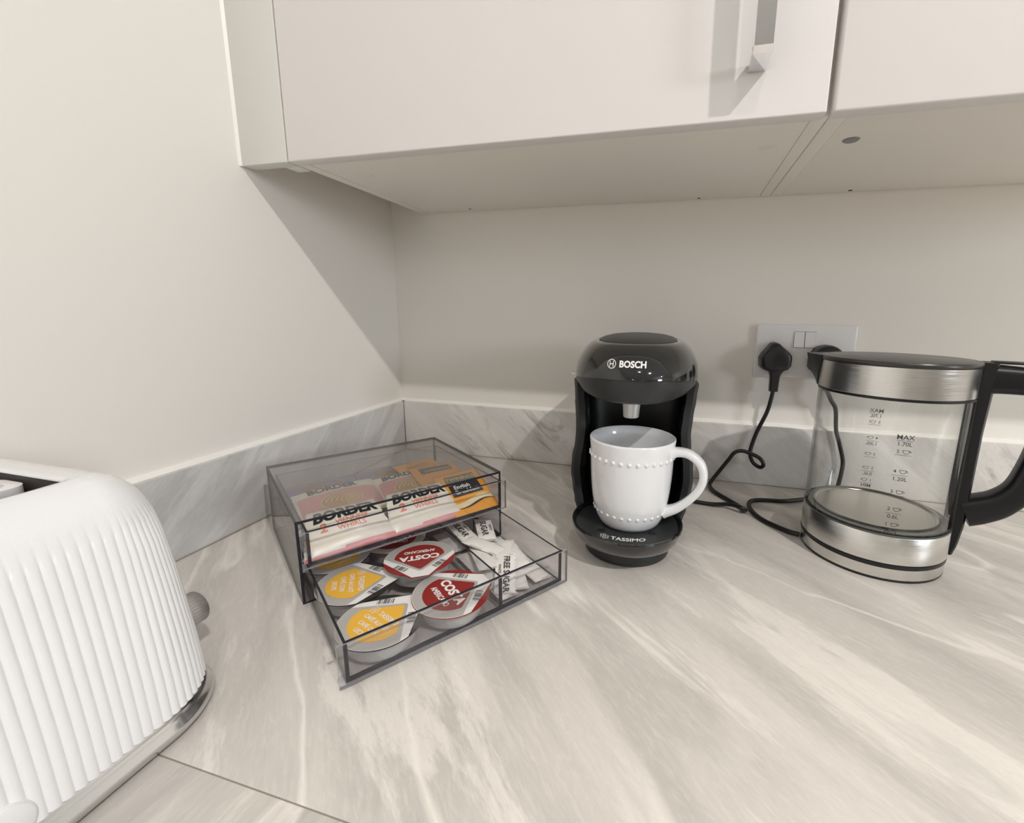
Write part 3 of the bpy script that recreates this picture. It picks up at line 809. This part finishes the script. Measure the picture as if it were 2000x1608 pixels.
# head
def zlip(x, y): return .1845 + .010*min(1, max(0, (y+.045)/.16))
def zseam(x, y): return .2118 - .0125*min(1, max(0, (y+.045)/.12))
HF, HB = -.047, .232
loft('head_band', [sring(.045, HF+.040, HB-.02, 0, zf=lambda x, y: zlip(x, y)-.0005), sring(.0635, HF+.012, HB-.006, 0, zf=zlip), sring(.0690, HF+.0050, HB-.002, 0, zf=lambda x, y: zlip(x, y)+.0035),
                   sring(.0740, HF-.0005, HB, 0, zf=lambda x, y: zlip(x, y)*.35+zseam(x, y)*.65), sring(.0748, HF-.001, HB, 0, zf=zseam)], BLKM, mc, cap1=False)
hd = loft('head_cover', [sring(.0752, HF-.0022, HB, 0, zf=lambda x, y: zseam(x, y)+.0002), sring(.0752, HF-.0018, HB, 0, zf=lambda x, y: zseam(x, y)*.6+.214*.4+.002), sring(.0736, HF+.0015, HB-.002, .2210), sring(.0702, HF+.0075, HB-.006, .2300), sring(.0645, HF+.017, HB-.014, .2385), sring(.0590, HF+.026, HB-.022, .2438), sring(.0550, HF+.033, HB-.030, .2458), sring(.0515, HF+.038, HB-.035, .2464), sring(.0495, HF+.041, HB-.038, .2452)], BLK, mc, cap0=False, cap1=True, auto=.9)
loft('brew_lid', [sring(.0485, HF+.042, HB-.040, .2452), sring(.0485, HF+.042, HB-.040, .2466), sring(.0445, HF+.049, HB-.046, .2490), sring(.0360, HF+.063, HB-.060, .2512), sring(.0230, HF+.085, HB-.085, .2527), sring(.008, HF+.11, HB-.12, .2531)], BLKM, mc)
# logo on the glossy cover: project (x,z) on to the front of the cover
def head_front(x, z):
    prof = [(.2095, .0752, HF-.0022, HB), (.2150, .0752, HF-.0018, HB), (.2210, .0736, HF+.0015, HB-.002), (.2300, .0702, HF+.0075, HB-.006), (.2385, .0645, HF+.017, HB-.014)]
    for a, b in zip(prof, prof[1:]):
        if z <= b[0]:
            t = (z-a[0])/(b[0]-a[0]); q = [a[i]+(b[i]-a[i])*t for i in range(4)]; break
    else: q = list(prof[-1])
    hw, y0, y1 = q[1:]; e = 2.3; cy = (y0+y1)/2
    s = max(0, 1-abs(x/hw)**e)**(1/e)
    return MW((x, cy-(y1-y0)/2*s-.0005, z))
emb = [ring2d(.0039, .0046, 28), rect2d(-.0021, -.0029, -.0014, .0029), rect2d(.0014, -.0029, .0021, .0029), rect2d(-.0014, -.0004, .0014, .0004)]
decal('emblem', emb, lambda x, y: head_front(-.0205+x, .2272+y), PRINTW, mc)
decal('maker_lettering', [shift(text_geo('BOSCH', .0088, .035), 0, 0, 0, .96, 1.0)], lambda x, y: head_front(.0012+x, .2272+y), PRINTW, mc)
# nozzle
nz = MW((-.0005, .0, 0))
lathe('nozzle', [(.0078, 0), (.0088, .0008), (.0094, .008), (.0102, .018), (.0104, .0225)], (nz[0], nz[1], .1635), SILV, mc, n=32, cap0=True)
# water tank at the rear left and side lever
loft('water_tank', [[MW((-.0800+.006*math.sin((z-.05)/.15*PI), .115+a, z)) if b < 0 else MW((-.060, .115+a, z)) for a, b in ((-.055, -1), (.09, -1), (.09, 1), (-.055, 1))] for z in [.080+.088*i/8 for i in range(9)]], TANK, mc, auto=.5)
box('side_lever', (-.0815, .06, .2010), (-.0700, .064, .2030), SILV, mc, xf=MW)
# small white pictograms inside the bay
gs = [ring2d(.0026, .0030, 14), rect2d(-.003, -.005, .003, -.0044)]
decal('pictogram', gs, lambda x, y: MW((wz(.150)-.0130-.0002, .050+x, .150+y)), PRINTW, mc)
decal('pictogram', gs, lambda x, y: MW((-wz(.155)+.0130+.0002, .050+x, .157+y)), PRINTW, mc)

# ------------------------------------------------------------ mug
GX, GY, GZ = .4950, -.2855, .0408
mug = thing('mug', (GX, GY, GZ), 'white ceramic mug with two rows of raised dots, standing on the coffee machine tray', 'mug')
pf = [(.0310, 0), (.0338, .0008), (.0362, .0045), (.0392, .0110), (.0418, .0200), (.0438, .0320), (.0452, .0450), (.0462, .0600), (.0468, .0750), (.0474, .0900), (.0482, .0990), (.0480, .1010), (.0470, .1015), (.0460, .1005),
      (.0440, .0900), (.0434, .0750), (.0426, .0600), (.0408, .0420), (.0380, .0240), (.0340, .0120), (.0250, .0080), (.0005, .0075)]
body = lathe('mug_body', pf, (GX, GY, GZ), CER, mug, n=96, cap0=True, auto=1.2)
def bead_row(z, r, n, br):
    V = []; Fc = []
    for k in range(n):
        a = 2*PI*k/n; c = (GX+r*math.cos(a), GY+r*math.sin(a), GZ+z)
        v, f = lathe_d([(br*math.sin(q), br*math.cos(q)) for q in [PI*i/6 for i in range(7)]], c, 10)
        V2_, F2_ = v, f; b0 = len(V); V += V2_; Fc += [tuple(i+b0 for i in q) for q in F2_]
    return V, Fc
for z, r, n in ((.0820, .0462, 33), (.0185, .0400, 30)):
    V, Fc = bead_row(z, r, n, .0027); mesh('raised_dots', V, Fc, CER, mug, smooth=True)['kind'] = 'stuff'
ha = R_(-11); hx, hy = math.cos(ha), math.sin(ha)
HP = [(.0440, .0870), (.0520, .0900), (.0640, .0890), (.0760, .0800), (.0800, .0660), (.0765, .0520), (.0660, .0370), (.0530, .0250), (.0400, .0180)]
sweep('mug_handle', [(GX+hx*a, GY+hy*a, GZ+b) for a, b in HP], rrect(.0043, .0068, .004, 4), CER, mug, updir=None, smooth_path=8,
      scale=lambda t: 1.0+.45*abs(2*t-1)**4)

# ------------------------------------------------------------ kettle
KX, KY = .7747, -.1999
kt = thing('glass_kettle', (KX, KY, 0), 'clear glass electric kettle with brushed steel bands, black lid and black handle', 'kettle')
KC = (KX, KY, 0); ka = R_(-15)
def KP(r, da, z): return (KX+r*math.cos(ka+da), KY+r*math.sin(ka+da), z)
lathe('base_foot', [(.060, 0), (.0705, 0), (.0712, .0012), (.0712, .0028)], KC, BLKD, kt, n=96, cap0=True)
lathe('base_ring', [(.0705, .0028), (.0712, .0032), (.0712, .0150), (.0706, .0156)], KC, BRUSH, kt, n=96)
lathe('base_gap', [(.0700, .0156), (.0722, .0160), (.0722, .0200), (.0700, .0206)], KC, BLKD, kt, n=96)
lathe('lower_band', [(.0700, .0206), (.0722, .0210), (.0720, .0500), (.0712, .0512)], KC, BRUSH, kt, n=96)
lathe('glass_body', [(.0706, .0512), (.0712, .0520), (.0712, .1960), (.0700, .1970), (.0690, .1960), (.0690, .0545), (.0688, .0530), (.0675, .0522)], KC, KGL, kt, n=128)
lathe('seal_ring', [(.0714, .0512), (.0720, .0516), (.0720, .0528), (.0713, .0534)], KC, mat('dark_seal', (.07, .075, .07), .3), kt, n=96)
lathe('inner_ring', [(.0625, .0530), (.0680, .0530), (.0685, .0545), (.0620, .0550)], KC, mat('inner_ring_grey', (.33, .34, .32), .25, .5), kt, n=96)
lathe('heating_plate', [(.0625, .0560), (.0605, .0568), (.0580, .0556), (.0575, .0548), (.0002, .0548)], KC, mat('plate_steel', (.62, .60, .56), .22, 1), kt, n=96)
lathe('upper_band_seal', [(.0716, .1950), (.0722, .1955), (.0722, .1975), (.0716, .1980)], KC, BLKD, kt, n=96)
lathe('upper_band', [(.0700, .1980), (.0718, .1982), (.0716, .2285), (.0700, .2290)], KC, BRUSH, kt, n=96)
KBLK = mat('kettle_black_plastic', (.008, .008, .009), .36, spec=.35)
LID = mat('lid_black', (.035, .032, .030), .28)
lathe('lid', [(.0722, .2290), (.0727, .2300), (.0725, .2325), (.0712, .2340), (.0680, .2345), (.0670, .2341), (.0655, .2346), (.0002, .2356)], KC, LID, kt, n=96, cap0=True)
# spout
sp = []
SA = R_(168)
def spt(r, t, z):   # point at radius along the spout direction with sideways offset t
    a = ka+SA; return (KX+r*math.cos(a)-t*math.sin(a), KY+r*math.sin(a)+t*math.cos(a), z)
for z, tip, hw in ((.1955, .0728, .004), (.2030, .0775, .011), (.2120, .0835, .018), (.2220, .0860, .024), (.2310, .0890, .028), (.2335, .0895, .0285)):
    ri = math.sqrt(max(0, .0722**2-hw**2))
    sp.append([spt(ri-.004, -hw, z), spt(ri+.0015, -hw, z), spt((ri+tip)/2+.002, -hw*.52, z), spt(tip, -.0012, z), spt(tip, .0012, z), spt((ri+tip)/2+.002, hw*.52, z), spt(ri+.0015, hw, z), spt(ri-.004, hw, z)])
loft('spout', sp, KBLK, kt, auto=.6)
# handle: spine on the glass, top arm, grip, lower arm
spine = []
for z, r0, r1, hw in ((.0185, .0735, .0765, .0070), (.030, .0725, .0790, .0085), (.055, .0720, .0815, .0105), (.10, .0720, .0815, .0120), (.16, .0720, .0815, .0130), (.205, .0722, .0830, .0135), (.2300, .0722, .0840, .0135), (.2335, .0725, .0830, .0125)):
    da = hw/.072
    spine.append([KP(r0, -da, z), KP(r1-.002, -da, z), KP(r1, -da*.7, z), KP(r1, da*.7, z), KP(r1-.002, da, z), KP(r0, da, z)])
loft('handle_spine', spine, KBLK, kt, auto=.6)
# dark strip that backs the spine, seen through the glass
bs = [[KP(.0718, -.26+.52*i/10, z) for i in range(11)] + [KP(.0713, .26-.52*i/10, z) for i in range(11)] for z in (.0540, .1950)]
loft('backing_strip', bs, mat('strip_dark_grey', (.05, .05, .047), .4), kt, auto=.8)
def hs(hw, hh): return rrect(hh, hw, min(hw, hh)*.55, 4)
HPk = [(.0800, .2165), (.0920, .2165), (.1120, .2155), (.1260, .2120), (.1320, .1960), (.1290, .1600), (.1240, .1250), (.1180, .1010), (.1060, .0850), (.0920, .0760), (.0790, .0700)]
sweep('handle_grip', [KP(r, 0, z) for r, z in HPk], hs(.0125, .0125), KBLK, kt, smooth_path=7, scale=lambda t: 1.2-.42*math.sin(t*PI)**2 if t > .35 else 1.2-.6*t)
box('lid_button', (.080, -.008, .2325), (.108, .008, .2350), BLKD, kt, bev=.0008, xf=lambda v: (KX+v[0]*math.cos(ka)-v[1]*math.sin(ka), KY+v[0]*math.sin(ka)+v[1]*math.cos(ka), v[2]))
# level marks printed on the glass, front set and the set on the far side
def cup_icon(s):
    V = [(-s, .55*s), (-.8*s, -.1*s), (-.4*s, -.55*s), (.4*s, -.55*s), (.8*s, -.1*s), (s, .55*s)]
    g = []
    for a, b in list(zip(V, V[1:]))+[(V[-1], V[0])]:
        d_ = Vector((b[0]-a[0], b[1]-a[1])).normalized()*s*.09; n_ = (-d_.y, d_.x)
        g.append(([(a[0]+n_[0], a[1]+n_[1]), (a[0]-n_[0], a[1]-n_[1]), (b[0]-n_[0], b[1]-n_[1]), (b[0]+n_[0], b[1]+n_[1])], [(0, 1, 2, 3)]))
    g.append(ring2d(.2*s, .36*s, 8, 1.15*s, .15*s)); return g
def marks(az, name):
    items = []
    def txt(s, x, z, size): items.append(shift(text_geo(s, size, .01), x, z))
    def bar(z, w_=.0068): items.append(rect2d(-w_, z-.0002, w_, z+.0002))
    def cup(n_, z):
        for g in cup_icon(.0030): items.append(shift(g, .0022, z))
        txt(n_, -.0045, z, .0052)
    txt('MAX', 0, .1590, .0070); bar(.1555); txt('1.70L', 0, .1520, .0058)
    cup('5', .1440); bar(.1405)
    cup('4', .1230); bar(.1190); txt('1.20L', .0005, .1150, .0058)
    cup('3', .1010); bar(.0970)
    cup('2', .0820); bar(.0775); txt('0.6L', 0, .0738, .0058)
    cup('1', .0640+.0010); bar(.0610); txt('MIN', 0, .0575, .0062)
    R2 = .0714
    decal(name, items, lambda x, y: (KX+R2*math.cos(az+x/R2), KY+R2*math.sin(az+x/R2), y), INK, kt)
marks(R_(-98), 'level_marks')
marks(R_(77), 'level_marks')

# ------------------------------------------------------------ power cords
def cord(P, name, label, ):
    o = sweep(name, P, circ(.0031, 10), CABLE, None, smooth_path=6)
    return tag(o, label, 'power cord')
cord([(.6866, -.026, .163), (.6855, -.026, .152), (.6815, -.024, .1271), (.671, -.022, .0963), (.6653, -.022, .0743), (.6625, -.025, .0575), (.6669, -.030, .0439), (.6772, -.036, .0383), (.6813, -.040, .0444), (.6758, -.039, .0537), (.6634, -.037, .0595), (.6492, -.034, .0625), (.6379, -.034, .0588), (.6293, -.036, .0464), (.6165, -.038, .0264), (.6056, -.042, .0099), (.6023, -.0488, .0034), (.6085, -.0736, .0033), (.6232, -.096, .0033), (.6369, -.1168, .0033), (.6438, -.1293, .0036), (.6455, -.1370, .0060), (.6400, -.1400, .0095), (.6253, -.1300, .0085), (.6007, -.124, .0033), (.5714, -.120, .0033), (.5500, -.112, .0034)],
     'power_cord', 'thin black cord looping from the left plug down to the coffee machine')
cord([(.7610, -.026, .168), (.7690, -.026, .152), (.7771, -.025, .1381), (.7825, -.022, .1054), (.7903, -.022, .0814), (.7964, -.025, .058), (.795, -.030, .0387), (.790, -.036, .0150), (.783, -.042, .0036), (.765, -.052, .0033), (.7421, -.0622, .0033), (.7062, -.0809, .0033), (.673, -.0869, .0033), (.6589, -.0951, .0033), (.6537, -.1118, .0033), (.6558, -.1362, .0033), (.6649, -.1584, .0033), (.6782, -.1731, .0033), (.6920, -.1850, .0034), (.7030, -.1900, .0036)],
     'power_cord', 'black cord hanging behind the kettle and curling round to its base')

# ------------------------------------------------------------ toaster
tx0, tx1, ty0, ty1 = .030, .2358, -.866, -.5605
TX, TY = (tx0+tx1)/2, (ty0+ty1)/2
to = thing('toaster', (TX, TY, 0), 'white ribbed toaster with a chrome base rim, cropped at the lower left', 'toaster')
def perim(hx, hy, r, n):
    """n points at equal spacing round a rounded rectangle: (x, y, nx, ny, s)"""
    segs = []; L = 0
    sx, sy = 2*(hx-r), 2*(hy-r); q = PI/2*r
    tot = 2*sx+2*sy+4*q; out = []
    for k in range(n):
        s = tot*k/n; d = s
        if d < sy: out.append((hx, -hy+r+d, 1, 0, s)); continue
        d -= sy
        if d < q: a = d/r; out.append((hx-r+r*math.cos(a), hy-r+r*math.sin(a), math.cos(a), math.sin(a), s)); continue
        d -= q
        if d < sx: out.append((hx-r-d, hy, 0, 1, s)); continue
        d -= sx
        if d < q: a = PI/2+d/r; out.append((-hx+r+r*math.cos(a), hy-r+r*math.sin(a), math.cos(a), math.sin(a), s)); continue
        d -= q
        if d < sy: out.append((-hx, hy-r-d, -1, 0, s)); continue
        d -= sy
        if d < q: a = PI+d/r; out.append((-hx+r+r*math.cos(a), -hy+r+r*math.sin(a), math.cos(a), math.sin(a), s)); continue
        d -= q
        if d < sx: out.append((-hx+r+d, -hy, 0, -1, s)); continue
        d -= sx
        a = 1.5*PI+d/r; out.append((hx-r+r*math.cos(a), -hy+r+r*math.sin(a), math.cos(a), math.sin(a), s))
    return out, tot
hxT, hyT, rT = (tx1-tx0)/2, (ty1-ty0)/2, .048
NR = 172; NP = NR*8
PP, tot = perim(hxT, hyT, rT, NP)
badge = (-.6735+.0, )
def inset(z):
    pts = [(.016, 0), (.05, .0018), (.10, .0065), (.130, .0100), (.145, .0130), (.155, .0165), (.163, .0205), (.169, .0255), (.173, .0305), (.1755, .0365), (.1762, .042)]
    for (a, b), (c, d) in zip(pts, pts[1:]):
        if z <= c: t = max(0, (z-a)/(c-a)); return b+(d-b)*t
    return pts[-1][1]
def amp(z):
    t = min(1, max(0, (.158-z)/.025)); return .0012*t*t*(3-2*t)
rings = []
for z in [.0165, .018, .025, .04, .06, .08, .10, .115, .125, .131, .136, .141, .146, .151, .155, .159, .163, .166, .169, .171, .173, .1745, .1755, .1762]:
    I = inset(z); A = amp(z); rg = []
    for x, y, nx, ny, s in PP:
        ph = (s/tot*NR) % 1.0
        d = A*(abs(math.sin(PI*ph))**.6-1) - I
        rg.append((TX+x+nx*d, TY+y+ny*d, z))
    rings.append(rg)
ohx, ohy, orr = .0612, .1020, .008
OP, _ = perim(ohx, ohy, orr, NP)
last = rings[-1]
for k in (.5, 1):
    rings.append([(l[0]*(1-k)+(TX+o[0])*k, l[1]*(1-k)+(TY+o[1])*k, .1762+.0003*k) for l, o in zip(last, OP)])
rings.append([(TX+o[0]-o[2]*.0010, TY+o[1]-o[3]*.0008, .1761) for o in OP])
rings.append([(TX+o[0]-o[2]*.0012, TY+o[1]-o[3]*.0010, .1750) for o in OP])
loft('shell', rings, TOAST, to, cap0=True, cap1=False, auto=1.0)
OP2 = OP[::8]
loft('slot_well', [[(TX+o[0]*.985, TY+o[1]*.985, z) for o in OP2] for z in (.1751, .120, .1195)], DKIN, to, cap0=False, cap1=True)
for cxs in (-.0165, .0165):
    fr = []
    for hw, hh, z in ((.0150, .0985, .160), (.0150, .0985, .1722), (.0100, .0930, .1725), (.0095, .0925, .1590)):
        fr.append([(TX+cxs+a, TY+b, z) for a, b in rrect(hw, hh, .008, 4)])
    loft('bread_guide', fr, SOCK, to, cap0=False, cap1=False)
lb = []
for z, d in ((.0, -.004), (.0006, .0), (.0020, .0028), (.0045, .0036), (.0068, .0034), (.0080, .0026), (.0120, .0008), (.0160, -.0006), (.0168, -.0022)):
    lb.append([(TX+x+nx*d, TY+y+ny*d, z) for x, y, nx, ny, s in PP[::6]])
loft('base_rim', lb, mat('satin_chrome', (.66, .66, .66), .16, 1), to, auto=.8)
# knob, lever and badge
V, Fc = [], []
kr = []
for y, r in ((-.566, .0100), (-.5565, .0120), (-.5485, .0118), (-.5472, .0100)):
    kr.append([(.1850+(r+(.0005 if i % 2 else 0))*math.cos(2*PI*i/72), y, .0475+(r+(.0005 if i % 2 else 0))*math.sin(2*PI*i/72)) for i in range(72)])
loft('control_knob', kr, mat('knob_grey_metal', (.42, .41, .40), .35, .7), to, auto=.9)
box('lever', (.120, -.5800, .122), (.166, -.5540, .130), BLKM, to, bev=.002)
bx = tx1
bc = (-.6985, .0250)
bd = [[(bx+h_, TY*0+bc[0]+a*s_, bc[1]+b*s_) for a, b in rrect(.0300, .0125, .0124, 10)] for h_, s_ in ((-.0030, 1.02), (.0002, 1.0), (.0010, .95))]
loft('badge', bd, TOAST, to, auto=.9)
decal('badge_lettering', [shift(text_geo('Breville', .0150, .03), -.0005, -.0005)], lambda x, y: (bx+.00125, bc[0]+x, bc[1]+y), NAVY, to)
